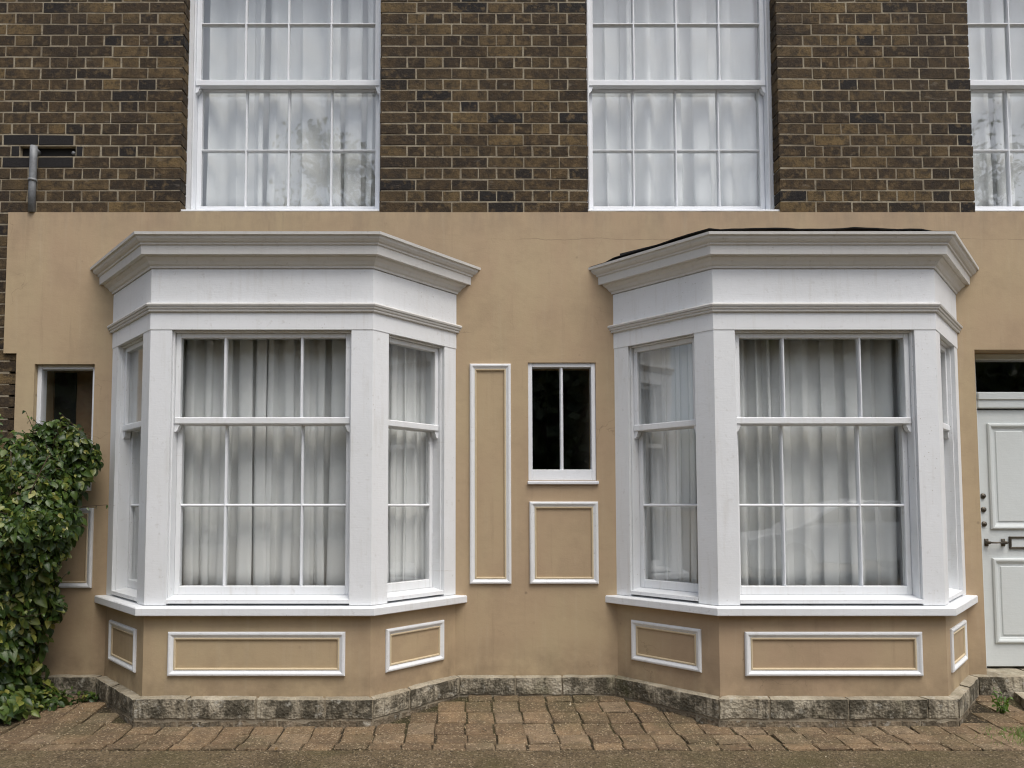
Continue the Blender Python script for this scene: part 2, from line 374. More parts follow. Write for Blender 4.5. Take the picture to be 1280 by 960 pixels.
# bricks: English bond
def brick_mesh(w, seed):
    rr = random.Random(seed); h = .0712; d = .10; c = .0024
    m = MB(); m.box(-w / 2, w / 2, 0, d, -h / 2, h / 2, None, c)
    m.v = [(x + rr.uniform(-.0018, .0018), y + (rr.uniform(-.001, .001) if y < .02 else 0), z + rr.uniform(-.0016, .0016)) for x, y, z in m.v]
    return m
SV = [brick_mesh(.2415, i) for i in range(7)]; HV = [brick_mesh(.1165, 50 + i) for i in range(7)]
bricks = []   # (x, y, z, w, kind)
def lay_row(xa, xb, z, stretch, from_right=False):
    L = xb - xa; pitch = .2506 if stretch else .1253; pos = 0; seq = []
    seq_first = [] if stretch else [.188]
    while pos < L - .004:
        w = seq_first.pop(0) if seq_first else pitch
        if L - pos - w < .05: w = L - pos
        seq.append((pos, pos + w))
        pos += w
    for i, (a, b) in enumerate(seq):
        ja = random.uniform(-.004, .004) if i else 0
        if from_right: a, b = xb - b + xa - xa, xb - a
        else: a, b = xa + a, xa + b
        g0, g1 = .0038 + random.uniform(0, .0016), .0038 + random.uniform(0, .0016)
        if i == 0: g0, g1 = (g0, 0) if from_right else (0, g1)
        if i == len(seq) - 1: g0, g1 = (0, g1) if from_right else (g0, 0)
        bricks.append([(a + g0 + b - g1) / 2 + ja * .5, z, b - a - g0 - g1])
COURSE = .080; nrow = 0; z = ZST + .041
while z < 5.95:
    stretch = nrow % 2 == 0; z1 = z + COURSE / 2; z0 = z - COURSE / 2
    segs = [(-5.4, -2.0, True), (-.615, .835, False), (2.17, 3.526, False), (4.90, 6.4, False)] if z0 < 5.30 else [(-5.4, 6.4, False)]
    for a, b, fr in segs: lay_row(a, b, z, stretch, fr)
    z += COURSE; nrow += 1
z = ZST - COURSE + .041; k = 1
while z > 0:
    lay_row(-5.4, -3.19 if z > 2.36 else -3.10, z, k % 2 == 0, True); z -= COURSE; k += 1
def in_slot(b): return 3.735 < b[1] < 3.807 and b[0] + b[2] / 2 > -3.13 and b[0] - b[2] / 2 < -2.74
slot_b = [b for b in bricks if in_slot(b)]
bricks = [b for b in bricks if not in_slot(b)]
for b in slot_b:                                   # cut the bricks either side of the slot
    l, r_ = b[0] - b[2] / 2, b[0] + b[2] / 2
    if l < -3.16: bricks.append([(l - 3.135) / 2, b[1], -3.135 - l])
    if r_ > -2.71: bricks.append([(r_ - 2.735) / 2, b[1], r_ + 2.735])
def vis(b):
    inx = min(b[0] + b[2] / 2, 3.95) - max(b[0] - b[2] / 2, -3.27); inz = 4.95 - b[1]
    return inx if (inx > 0 and inz > .02) else -1
order = sorted(bricks, key=lambda b: -(vis(b) if vis(b) < .15 else .2 + random.random() * .01) if vis(b) > 0 else 1)
near_slot = [b for b in order if -3.24 < b[0] < -2.66 and 3.66 < b[1] < 3.875]
order = near_slot + [b for b in order if b not in near_slot]
single, rest = order[:300], order[300:]
vm = {}
for vs_, tg in ((SV, 's'), (HV, 'h')):
    for i, m in enumerate(vs_): vm[tg, i] = m.mesh('brick', 'brick')
for b in single:
    kind = 's' if b[2] > .17 else 'h'; w0 = .2415 if kind == 's' else .1165
    o = link('brick', vm[kind, random.randrange(7)], brick_wall)
    o.location = (b[0], .0148 + random.uniform(-.001, .001), b[1] + random.uniform(-.0022, .0022)); o.scale = (b[2] / w0, 1, 1)
    if -3.22 < b[0] < -2.68 and 3.66 < b[1] < 3.875: o.material_slots[0].link = 'OBJECT'; o.material_slots[0].material = M['brick_soot']
    o.rotation_euler = (random.uniform(-.008, .008), random.uniform(-.010, .010), random.uniform(-.003, .003))
mm = MB()
for b in rest:
    kind = SV if b[2] > .17 else HV; w0 = .2415 if kind is SV else .1165; m = random.choice(kind); dy = .0148 + random.uniform(-.001, .001)
    mm.add([(b[0] + x * b[2] / w0, dy + y, b[1] + z_) for x, y, z_ in m.v], m.f)
tag(mm.build('bricks', 'brick_mass', brick_wall), kind='stuff')
# the slot in the brickwork with its lead pipe
sl = MB().box(-3.1285, -2.7415, .050, .24, 3.736, 3.806)
sl.build('slot_back', 'soot', house)  # near-black fill: the shade deep in the slot, put into the colour
pp = MB().tube([(-3.020, -.006, 3.796), (-3.020, -.006, 3.70), (-3.023, -.004, 3.50), (-3.024, .002, 3.331)], [.024] * 4, 14).tube([(-3.020, -.006, 3.771), (-3.020, .05, 3.771)], .022, 14)
wp = pp.build('waste_pipe', 'lead', house, True)
MB().tube([(-3.0225, -.0045, 3.545), (-3.0225, -.0045, 3.562)], .0285, 14).build('pipe_collar', 'lead', wp, True)
MB().tube([(-2.76, .10, 3.772), (-2.765, .03, 3.766)], [.011, .012], 10).build('pipe_stub', 'lead', house, True)

# ------------------------------------------------------------------ sash window kit
def local(origin, ang):     # u along the face, v inward, z up
    return Matrix.Translation(Vector(origin)) @ Matrix.Rotation(ang, 4, 'Z')
PN = [0]
def pane(T, u0, u1, v, z0, z1, parent, mat='glass'):
    PN[0] += 1; rr = random.Random(PN[0]); t = .004
    j = [rr.uniform(-.0016, .0016) for _ in range(4)]
    vs = [(u0, v + j[0], z0), (u1, v + j[1], z0), (u1, v + j[2], z1), (u0, v + j[0] + j[2] - j[1], z1)]
    vs += [(a, b + t, c) for a, b, c in vs]
    m = MB().add([T @ Vector(q) for q in vs], [(0, 1, 2, 3), (7, 6, 5, 4), (0, 4, 5, 1), (1, 5, 6, 2), (2, 6, 7, 3), (3, 7, 4, 0)])
    return m.build('pane', mat, parent)
def bar_v(T, u, v, z0, z1, parent, w=.017, mat='white2'):
    m = MB(); m.prism([(u - w / 2, v + .006), (u - w / 2, v + .030), (u + w / 2, v + .030), (u + w / 2, v + .006), (u + w / 5, v - .004), (u - w / 5, v - .004)], z0, z1, T)
    return m.build('glazing_bar', mat, parent)
def bar_h(T, z, v, u0, u1, parent, w=.017, mat='white2'):
    m = MB(); pr = [(v + .006, z - w / 2), (v + .030, z - w / 2), (v + .030, z + w / 2), (v + .006, z + w / 2), (v - .004, z + w / 5), (v - .004, z - w / 5)]
    n = 6; vs = [T @ Vector((u0, a, b)) for a, b in pr] + [T @ Vector((u1, a, b)) for a, b in pr]
    m.add(vs, [tuple(range(n)), tuple(range(2 * n - 1, n - 1, -1))] + [(i, (i + 1) % n, n + (i + 1) % n, n + i) for i in range(n)])
    return m.build('glazing_bar', mat, parent)
def sash_set(T, parent, hw, z0, z1, zm0, zm1, bars, lows, ups, v0, lining=.010, st=.031, br=.058, sillh=.036, mat='white'):
    """hw: half opening; z0..z1 opening; zm0..zm1 meeting rail; bars: u of upright bars; lows/ups: z of cross bars; v0: depth of upper sash face"""
    c = .003
    ln = MB()
    for s in (-1, 1): ln.box(s * hw, s * (hw - lining), v0 - .022, v0 + .12, z0, z1, T, c)
    ln.box(-hw + lining, hw - lining, v0 - .020, v0 + .12, z1 - lining, z1, T, c)
    lin = ln.build('window_lining', mat, parent)
    ih = hw - lining - .001; pu = ih - st
    # timber sill, sloping
    sl = MB(); pr = [(v0 - .045, z0), (v0 + .12, z0), (v0 + .12, z0 + sillh + .012), (v0 + .03, z0 + sillh), (v0 - .045, z0 + sillh * .62)]
    vs = [T @ Vector((-hw + .001, a, b)) for a, b in pr] + [T @ Vector((hw - .001, a, b)) for a, b in pr]; n = 5
    sl.add(vs, [tuple(range(n)), tuple(range(2 * n - 1, n - 1, -1))] + [(i, (i + 1) % n, n + (i + 1) % n, n + i) for i in range(n)])
    sl.build('window_sill', mat, parent)
    # upper sash: outer track
    us = MB(); vt = v0 + .042
    for s in (-1, 1):
        us.box(s * ih, s * pu, v0, vt, zm0 + .001, z1 - lining, T, c)
        prof = [(0, 0), (.030, 0), (.030, -.012), (.024, -.020), (.021, -.034), (.010, -.046), (0, -.048)]     # horn
        a = [T @ Vector((s * (ih - x), v0 + .002, zm0 + z_)) for x, z_ in prof]; b = [T @ Vector((s * (ih - x), vt - .002, zm0 + z_)) for x, z_ in prof]
        n = len(prof); us.add(a + b, [tuple(range(n)), tuple(range(2 * n - 1, n - 1, -1))] + [(i, (i + 1) % n, n + (i + 1) % n, n + i) for i in range(n)])
    us.box(-pu, pu, v0, vt, z1 - lining - st, z1 - lining - .001, T, c)
    us.box(-ih, ih, v0 - .006, vt + .002, zm0, zm1, T, .005)
    us.build('upper_sash', mat, parent)
    vl = vt + .006; vb = vl + .042
    ls = MB()
    for s in (-1, 1): ls.box(s * ih, s * pu, vl, vb, z0 + sillh + .004, zm1 - .005, T, c)
    ls.box(-pu, pu, vl, vb, zm0 - .004, zm1 - .006, T, c); ls.box(-pu, pu, vl, vb, z0 + sillh + .004, z0 + sillh + br, T, c)
    ls.build('lower_sash', mat, parent)
    zt = z1 - lining - st; zb = z0 + sillh + br
    for u in bars:
        bar_v(T, u, v0 + .004, zm1, zt, parent); bar_v(T, u, vl + .004, zb, zm0, parent)
    us_ = [-pu, *bars, pu]
    for zz in ups:
        for a, b in zip(us_, us_[1:]): bar_h(T, zz, v0 + .005, a, b, parent)
    for zz in lows:
        for a, b in zip(us_, us_[1:]): bar_h(T, zz, vl + .005, a, b, parent)
    for a, b in zip(us_, us_[1:]):
        q = [zm1, *sorted(ups), zt]
        for c0, c1 in zip(q, q[1:]): pane(T, a, b, v0 + .020, c0, c1, parent)
        q = [zb, *sorted(lows), zm0]
        for c0, c1 in zip(q, q[1:]): pane(T, a, b, vl + .020, c0, c1, parent)

# upper-storey sash windows
for (a, b), lab in zip(OPEN_UP, ('upstairs sash window above left bay', 'upstairs sash window above right bay', 'upstairs sash window cut off at right edge')):
    cx = (a + b) / 2 + (.012 if a < 0 else 0); T = local((cx, 0, 0), 0); hw = (b - a) / 2 + .012
    fr = MB()
    for s in (-1, 1): fr.box(s * (hw + .05), s * (hw - .030), .118, .235, 3.335, 5.33, T, .004)
    fr.box(-hw + .03, hw - .03, .118, .235, 5.27, 5.33, T, .004)
    w = fr.build('sash_window', 'white2', house); tag(w, lab)
    ih = hw - .031
    sash_set(T, w, ih, 3.362, 5.27, 4.308, 4.354, [-.308, 0, .308], [3.862], [4.775], .135, .012, .034, .055, .03, 'white2')
    st = MB().box(-hw - .01, hw + .01, .028, .20, 3.331, 3.362, T, .004); st.build('stone_sill', 'white2', w)

# ------------------------------------------------------------------ canted bays
sl_len = math.hypot(HW - HF, DEP); ca = math.atan2(DEP, HW - HF)      # cant of the sides
def offs(o, yend=.02):
    """plan polyline of the bay offset outwards by o (local to the bay's centre)"""
    th = ca / 2; nx_, ny_ = -math.sin(ca), -math.cos(ca)
    bx = -HF - o * math.tan(th); by = -DEP - o
    dx, dy = -math.cos(ca), math.sin(ca); t = (yend - by) / dy
    return [(bx + dx * t, yend), (bx, by), (-bx, by), (-bx - dx * t, yend)]
def sweep(cx, prof, yend=.02, closed=True):
    m = MB(); n = len(prof)
    for o, z_ in prof:
        m.v += [(cx + x, y, z_) for x, y in offs(o, yend)]
    for i in range(n if closed else n - 1):
        j = (i + 1) % n
        for k in range(3): m.f.append((i * 4 + k, i * 4 + k + 1, j * 4 + k + 1, j * 4 + k))
    if closed:
        m.f.append(tuple(i * 4 for i in range(n))); m.f.append(tuple(i * 4 + 3 for i in range(n)))
    return m
CORN = [(-.02, 2.752), (.008, 2.752), (.010, 2.764), (.020, 2.772), (.030, 2.790), (.048, 2.806), (.052, 2.816), (.074, 2.818), (.076, 2.870), (.084, 2.874),
        (.086, 2.884), (.096, 2.890), (.108, 2.904), (.113, 2.920), (.124, 2.922), (.126, 2.938), (-.02, 2.952)]
BAND = [(-.01, 2.482), (.012, 2.482), (.015, 2.488), (.012, 2.496), (.020, 2.499), (.023, 2.506), (.019, 2.512), (.028, 2.515), (.031, 2.525), (.026, 2.533), (-.01, 2.537)]

def moulding(T, u0, u1, z0, z1, parent, w=.034, d=.020):
    """mitred picture-frame moulding on a face, with its tan inner bead"""
    m = MB(); prof = [(0, 0), (0, .012), (.006, .019), (.014, d), (.020, .017), (.026, .012), (w, .008), (w, 0)]
    def ring(m, prof, off):
        n = len(prof)
        for e, dep in prof:
            e += off
            m.v += [T @ Vector(q) for q in ((u0 + e, -dep, z0 + e), (u1 - e, -dep, z0 + e), (u1 - e, -dep, z1 - e), (u0 + e, -dep, z1 - e))]
        for i in range(n - 1):
            for k in range(4): m.f.append((i * 4 + k, i * 4 + (k + 1) % 4, (i + 1) * 4 + (k + 1) % 4, (i + 1) * 4 + k))
    ring(m, prof, 0); a = m.build('panel_moulding', 'white', parent)
    m = MB(); ring(m, [(0, 0), (0, .009), (.004, .012), (.010, .011), (.013, .004), (.013, 0)], w); 
    return a, m

def curtain(name, T, u0, u1, v, z0, z1, seed, lab, folds=9, amp=.032, over=.95, flare=.25):
    rr = random.Random(seed); nu, nz = folds * 14, 10; m = MB()
    ph = [0]; 
    for i in range(folds): ph.append(ph[-1] + rr.uniform(.55, 1.6))
    tot = ph[-1]; L = u1 - u0
    amps = [amp * rr.uniform(.45, 1.35) for _ in range(folds + 1)]; sk = [rr.uniform(-1, 1) for _ in range(folds + 1)]
    for j in range(nz + 1):
        zf = j / nz; z_ = z0 + (z1 - z0) * zf
        for i in range(nu + 1):
            s = i / nu * folds; k = min(int(s), folds - 1); fr = s - k
            uc = (ph[k] + (ph[k + 1] - ph[k]) * fr) / tot
            a = amps[k] * (1 - fr) + amps[k + 1] * fr; q = sk[k] * (1 - fr) + sk[k + 1] * fr
            an = 2 * math.pi * fr
            A = a * (1 + flare * (1 - zf)); drift = .012 * math.sin(3 * zf + k * 1.7) * (1 - zf)
            u = u0 + uc * L + A * over * q * 1.6 * math.sin(2 * an + .4) + drift
            y = v + A * math.cos(an) + .3 * A * q * math.cos(2 * an + zf)
            m.v.append(tuple(T @ Vector((u, y, z_))))
    for j in range(nz):
        for i in range(nu): m.f.append((j * (nu + 1) + i, j * (nu + 1) + i + 1, (j + 1) * (nu + 1) + i + 1, (j + 1) * (nu + 1) + i))
    o = m.build(name, 'cloth', None, True); md = o.modifiers.new('thickness', 'SOLIDIFY'); md.thickness = .0012
    return tag(o, lab, 'curtain', 'net curtains behind the windows')

ZS0, ZS1, ZH = .648, .703, 2.374       # sill bottom/top, head of the openings
def make_bay(cx, which):
    lab = 'white canted bay window left of the small window' if which == 0 else 'white canted bay window beside the front door'
    # timber body: architrave + frieze
    body = sweep(cx, [(-.10, ZH), (0, ZH), (0, 2.748), (-.10, 2.748)], .02)
    bay = body.build('bay_window', 'white', house); tag(bay, lab)
    sweep(cx, CORN, .02).build('cornice', 'cornice', bay)
    sweep(cx, BAND, .02).build('frieze_band', 'cornice', bay)
    # roof felt over the cornice
    rf = MB(); rr = random.Random(11 + which); N = 46
    o1 = offs(.105 if which == 0 else .120, .02); pts = []
    for (ax, ay), (bx_, by_), n in ((o1[0], o1[1], 12), (o1[1], o1[2], 22), (o1[2], o1[3], 12)):
        for i in range(n): pts.append((ax + (bx_ - ax) * i / n, ay + (by_ - ay) * i / n))
    pts.append(o1[3]); zt = 2.946
    for i, (x, y) in enumerate(pts):
        lift = rr.uniform(0, .004) + ((.009 + .004 * math.sin(i * .8) + .004 * rr.random()) if which and 3 <= i <= 31 else -.006)
        rf.v += [(cx + x, y, zt + lift - .006), (cx + x * .98, y * .95, zt + lift + .004), (cx + x * .80, min(.015, y * .35), 3.02)]
    for i in range(len(pts) - 1):
        for k in range(2): rf.f.append((i * 3 + k, (i + 1) * 3 + k, (i + 1) * 3 + k + 1, i * 3 + k + 1))
    ro = rf.build('roof_felt', 'black', bay); md = ro.modifiers.new('thickness', 'SOLIDIFY'); md.thickness = .006; md.offset = 1
    if which:
        f2 = MB(); a, b = o1[0], o1[1]
        for i in range(9):
            t = .30 + .72 * i / 8; x = a[0] + (b[0] - a[0]) * t; y = a[1] + (b[1] - a[1]) * t
            h = .034 * (1 - i / 8) + .004
            f2.v += [(cx + x, y + .02, 2.942), (cx + x + .01, y + .03, 2.945 + h), (cx + x + .05, y + .10, 2.95 + h)]
        for i in range(8):
            for k in range(2): f2.f.append((i * 3 + k, (i + 1) * 3 + k, (i + 1) * 3 + k + 1, i * 3 + k + 1))
        fo = f2.build('felt_flap', 'black', bay); md = fo.modifiers.new('thickness', 'SOLIDIFY'); md.thickness = .006
    # sill and stucco base
    sweep(cx, [(-.12, ZS0), (.052, ZS0), (.055, ZS0 + .004), (.055, ZS1 - .012), (.050, ZS1 - .006), (-.12, ZS1 + .004)], .02).build('bay_sill', 'white', bay)
    base = sweep(cx, [(-.12, .10), (-.004, .10), (-.004, ZS0 + .002), (-.12, ZS0 + .002)], .02).build('stucco_base', 'stucco', bay)
    MB().prism([(cx + x, y) for x, y in offs(-.13, .30)], 2.70, 2.74).build('soffit_board', 'dark', bay)
    MB().prism([(cx + x, y) for x, y in offs(-.13, .30)], .60, .64).build('floor_board', 'dark', bay)
    # posts
    P = [Vector((cx + x, y)) for x, y in offs(-.003, 0)]; I = [Vector((cx + x, y)) for x, y in offs(-.10, 0)]
    z0, z1 = ZS1 + .0005, ZH + .0005
    def lerp(a, b, d): return a + (b - a).normalized() * d
    for k, s in ((1, 0), (2, 3)):
        e = -1 if k == 1 else 1
        f_in = Vector((P[k].x - e * .13, P[k].y)); s_out = lerp(P[k], P[s], .132)
        nrm = Vector((e * math.sin(ca), -math.cos(ca)))
        poly = [s_out, P[k], f_in, Vector((f_in.x, f_in.y + .10)), I[k], s_out - nrm * .10]
        MB().prism([tuple(q) for q in poly], z0, z1).build('corner_post', 'white', bay)
        w_out = lerp(P[s], P[k], .112); far = lerp(P[s], P[k], -.03)
        poly = [far, w_out, w_out - nrm * .10, far - nrm * .10]
        MB().prism([tuple(q) for q in poly], z0, z1).build('wall_post', 'white', bay)
    # sashes
    T = local((cx, -DEP, 0), 0)
    sash_set(T, bay, .549, ZS1 + .012, ZH - .001, 1.798, 1.840, [-.236, .236], [1.302], [], .045)
    sides = []
    for k, s in ((1, 0), (2, 3)):
        e = -1 if k == 1 else 1
        a = lerp(P[k], P[s], .132); b = lerp(P[s], P[k], .112); mid = (a + b) / 2; hw = (b - a).length / 2 - .001
        Ts = local((mid.x, mid.y, 0), e * ca); sides.append(Ts)
        sash_set(Ts, bay, hw, ZS1 + .012, ZH - .001, 1.798, 1.840, [], [1.302], [], .045)
    # mouldings on the base
    def pm(T_, a, b, c, d):
        o, m = moulding(T_, a, b, c, d, bay); m.build('panel_bead', 'bead', bay)
    pm(local((cx, -DEP + .004, 0), 0), -.528, .528, .288, .548)
    for k, s in ((1, 0), (2, 3)):
        e = -1 if k == 1 else 1
        mid = (P[k] + P[s]) / 2; nrm = Vector((e * math.sin(ca), -math.cos(ca))) * -.004
        pm(local((mid.x + nrm.x, mid.y + nrm.y, 0), e * ca), -.255, .255, .288, .548)
    side = 'left bay' if which == 0 else 'right bay'
    curtain('net_curtain', local((cx, -DEP, 0), 0), -.65, .65, .235, .72, 2.42, 3 + which, f'white net curtain across the wide front window of {side}', 12, .027)
    for Ts, e, nm in ((sides[0], -1, 'left'), (sides[1], 1, 'right')):
        curtain('net_curtain', Ts, -.30 if e < 0 else -.27, .27 if e < 0 else .30, .19, .72, 2.42, 17 + which * 5 + e, f'narrow white net curtain behind the {nm} side window of {side}', 6, .024)
    return bay
bays = [make_bay(cx, i) for i, cx in enumerate(BAYS)]
for i, ((a, b), lab) in enumerate(zip(OPEN_UP, ('white net curtain in upstairs window above left bay', 'white net curtain in upstairs window above right bay', 'white net curtain in upstairs window at right edge'))):
    curtain('net_curtain', local(((a + b) / 2, 0, 0), 0), -.68, .68, .31, 3.36, 5.35, 40 + i * 3, lab, 8, .042)

# ------------------------------------------------------------------ small windows, wall panels, door
def casement(name, hole, depth, label, mull=True):
    x0, x1, z0, z1 = hole; T = local((0, 0, 0), 0); m = MB(); w = .030; y0 = depth
    m.box(x0, x0 + w, y0, y0 + .07, z0, z1, T, .003); m.box(x1 - w, x1, y0, y0 + .07, z0, z1, T, .003)
    m.box(x0 + w, x1 - w, y0 + .001, y0 + .07, z1 - w, z1, T, .003); m.box(x0 + w, x1 - w, y0 + .001, y0 + .07, z0, z0 + .075, T, .003)
    o = m.build(name, 'white2', house); tag(o, label)
    if mull:
        c = (x0 + x1) / 2; bar_v(T, c, y0 + .012, z0 + .075, z1 - w, o, .022)
        pane(T, x0 + w, c, y0 + .03, z0 + .075, z1 - w, o); pane(T, c, x1 - w, y0 + .03, z0 + .075, z1 - w, o)
        MB().box(x0 - .006, x1 + .012, -.022, .03, z0 - .026, z0 - .003, T, .004).build('window_sill', 'white2', o)
    else: pane(T, x0 + w, x1 - w, y0 + .03, z0 + .075, z1 - w, o)
    return o
casement('casement_window', SMALL, .012, 'small dark two-pane window between the bays')
casement('casement_window', LEFTW, .035, 'narrow dark window above the hedge', False)
sh = MB().box(-2.62, -2.575, .12, .30, 1.3, 2.35).box(-3.05, -2.60, .24, .28, 1.3, 2.35)
shutter = sh.build('interior_door', 'wood', house)
for z0, z1 in ((1.35, 1.80), (1.86, 2.25)):
    MB().box(-2.955, -2.80, .228, .242, z0, z1, None, .008).build('door_panel', 'soot', shutter)
for u0, u1, z0, z1, lab in ((.012, .292, .773, 2.268, 'tall narrow white moulded wall panel'), (.416, .880, .773, 1.327, 'white moulded panel under the small window'), (-2.95, -2.533, .746, 1.284, 'white moulded wall panel half hidden by the hedge')):
    T = local((0, 0, 0), 0); o, m = moulding(T, u0, u1, z0, z1, house); o.name = 'wall_panel'; tag(o, lab); m.build('panel_bead', 'bead', o)

# front door
YD = .15
d = MB().box(3.572, 4.36, YD, YD + .045, .192, 1.972, None, .004); door = d.build('front_door', 'door', house); tag(door, 'pale grey panelled front door at right edge')
fr = MB()
fr.box(3.474, 3.567, YD - .02, YD + .08, .182, 2.366, None, .004); fr.box(4.365, 4.458, YD - .02, YD + .08, .182, 2.366, None, .004)
fr.box(3.567, 4.365, YD - .018, YD + .08, 2.325, 2.366, None, .004); fr.box(3.567, 4.365, YD - .024, YD + .08, 1.980, 2.095, None, .006)
fr.box(3.567, 4.365, YD - .034, YD - .02, 2.040, 2.090, None, .006)
fr.build('door_frame', 'door', door)
pane(local((0, 0, 0), 0), 3.567, 4.365, YD + .03, 2.095, 2.325, door).name = 'fanlight_pane'
def dpanel(u0, u1, z0, z1):
    m = MB(); T = local((0, YD, 0), 0); prof = [(0, 0), (0, .010), (.008, .016), (.020, .015), (.026, .006), (.034, .004), (.040, -.0), ]
    for e, dep in prof: m.v += [tuple(T @ Vector(q)) for q in ((u0 + e, -dep, z0 + e), (u1 - e, -dep, z0 + e), (u1 - e, -dep, z1 - e), (u0 + e, -dep, z1 - e))]
    for i in range(len(prof) - 1):
        for k in range(4): m.f.append((i * 4 + k, i * 4 + (k + 1) % 4, (i + 1) * 4 + (k + 1) % 4, (i + 1) * 4 + k))
    m.build('door_moulding', 'door', door)
    MB().box(u0 + .055, u1 - .055, YD - .006, YD + .01, z0 + .055, z1 - .055, None, .004).build('door_panel', 'door', door)
for u0, u1 in ((3.640, 3.945), (3.99, 4.295)):
    dpanel(u0, u1, 1.135, 1.875); dpanel(u0, u1, .352, .935)
def disc(x, z, r, y0, y1, seg=16, sq=1):
    return MB().tube([(x, y1, z), (x, (y0 + y1) / 2, z), (x, y0, z)], [r, r, r * .82], seg)
for zz in (1.367, 1.272, 1.172):
    lk = disc(3.594, zz, .019, YD - .012, YD + .002).build('door_lock', 'brass', door, True)
    MB().tube([(3.594, YD - .010, zz), (3.594, YD - .024, zz)], [.011, .010], 12).build('lock_barrel', 'soot', lk) if False else None
    MB().box(3.588, 3.600, YD - .020, YD - .010, zz - .003, zz + .003, None, .002).build('lock_tongue', 'brass', door)
hd = MB(); hd.tube([(3.606, YD - .034, 1.044), (3.735, YD - .034, 1.044)], .0065, 10)
for x in (3.606, 3.722): hd.tube([(x, YD + .001, 1.044), (x, YD - .036, 1.044)], [.014, .011], 10); hd.box(x - .014, x + .014, YD - .006, YD + .001, 1.018, 1.070, None, .003)
hd.build('door_handle', 'brass', door, True)
lb = MB(); T = local((0, YD, 0), 0)
for q in ((3.762, 4.02, 1.072, 1.086), (3.762, 4.02, 1.000, 1.014), (3.762, 3.776, 1.014, 1.072), (4.006, 4.02, 1.014, 1.072)): lb.box(q[0], q[1], -.014, .002, q[2], q[3], T, .003)
lb.build('letterbox', 'brass', door); MB().box(3.776, 4.006, -.005, .004, 1.014, 1.072, T).build('letterbox_flap', 'door', door)

# interior shell so that the rooms are closed
rs = wall_holes(-5.5, 6.5, -.05, 6.0, [], 3.2, 3.3)
rs.box(-5.5, -5.4, .3, 3.2, -.05, 6.0); rs.box(6.4, 6.5, .3, 3.2, -.05, 6.0); rs.box(-5.4, 6.4, .3, 3.2, 5.9, 6.0); rs.box(-5.4, 6.4, .3, 3.2, 2.95, 3.25); rs.box(-5.4, 6.4, .3, 3.2, -.05, .0)
for x in (-2.50, -.02, .92, 3.44): rs.box(x - .04, x + .04, .31, 3.2, .0, 2.95)
rs.build('interior_shell', 'dark', house)  # walls coloured dark so the rooms behind the lower panes look unlit
up = MB().box(-5.38, 6.38, 3.12, 3.18, 3.26, 5.88).box(-5.38, -5.34, .32, 3.1, 3.26, 5.88).box(6.34, 6.38, .32, 3.1, 3.26, 5.88).box(-5.33, 6.33, .32, 3.1, 5.84, 5.88)
for x in (-2.6, .1, 2.85): up.box(x - .04, x + .04, .31, 3.1, 3.26, 5.83)
up.build('upstairs_lining', 'plaster', house)  # lining added to bounce light onto and through the upstairs curtains

# ------------------------------------------------------------------ plinth stones
def stone(quad, z0, z1, seed, parent, name='plinth_stone', n=(6, 2, 3), jit=.0025, slope=.010, rnd=.007, mat='stone'):
    rr = random.Random(seed); bm = bmesh.new(); nu, nv, nw = n; p0, p1, q1, q0 = [Vector(p) for p in quad]; vs = {}
    for i in range(nu + 1):
        for j in range(nv + 1):
            for k in range(nw + 1):
                if 0 < i < nu and 0 < j < nv and 0 < k < nw: continue
                a, b, c = i / nu, j / nv, k / nw
                pl = (p0 * (1 - a) + p1 * a) * (1 - b) + (q0 * (1 - a) + q1 * a) * b
                z_ = z0 + (z1 - z0) * c - (slope * (1 - b) if k == nw else 0)
                ed = (i in (0, nu)) + (j in (0,)) + (k in (0, nw))
                w = Vector((pl.x, pl.y, z_)); cen = Vector(((p0 + p1 + q0 + q1).x / 4, (p0 + p1 + q0 + q1).y / 4, (z0 + z1) / 2))
                if ed >= 2: w += (cen - w).normalized() * rnd * rr.uniform(.2, 1.2)
                w += Vector((rr.uniform(-jit, jit), rr.uniform(-jit, jit), rr.uniform(-jit, jit)))
                vs[i, j, k] = bm.verts.new(w)
    def quadf(a, b, c, d_):
        try: bm.faces.new((vs[a], vs[b], vs[c], vs[d_]))
        except ValueError: pass
    for i in range(nu):
        for k in range(nw):
            for j in (0, nv): quadf((i, j, k), (i + 1, j, k), (i + 1, j, k + 1), (i, j, k + 1))
    for j in range(nv):
        for k in range(nw):
            for i in (0, nu): quadf((i, j, k), (i, j + 1, k), (i, j + 1, k + 1), (i, j, k + 1))
    for i in range(nu):
        for j in range(nv):
            for k in (0, nw): quadf((i, j, k), (i + 1, j, k), (i + 1, j + 1, k), (i, j + 1, k))
    bmesh.ops.recalc_face_normals(bm, faces=bm.faces[:]); me = bpy.data.meshes.new(name); bm.to_mesh(me); bm.free(); me.materials.append(M[mat])
    for p in me.polygons: p.use_smooth = True
    me.set_sharp_from_angle(angle=R(50))
    return link(name, me, parent)
def plan(o):
    L = [Vector((-4.2, -o))]
    for cx in BAYS:
        pl = offs(o, -o)
        L += [Vector((cx + x, y)) for x, y in pl]
    L.append(Vector((3.56, -o))); return L
def run_stones(outer, inner, z0, z1, cuts, parent, seed, name='plinth_stone', mat='stone'):
    for k in range(len(outer) - 1):
        cs = [0, *cuts.get(k, []), 1]
        for i, (a, b) in enumerate(zip(cs, cs[1:])):
            g_ = .0025 / max(.05, (outer[k + 1] - outer[k]).length); a2, b2 = (a + g_ if i else a + g_ * .4), b - g_
            O = lambda t: outer[k] * (1 - t) + outer[k + 1] * t
            I_ = lambda t: inner[k] * (1 - t) + inner[k + 1] * t
            stone([O(a2), O(b2), I_(b2), I_(a2)], z0, z1 + random.uniform(-.003, .003), seed + k * 10 + i, parent, name, mat=mat)
plinth = MB(); pin = plan(.046); qin = plan(-.10)
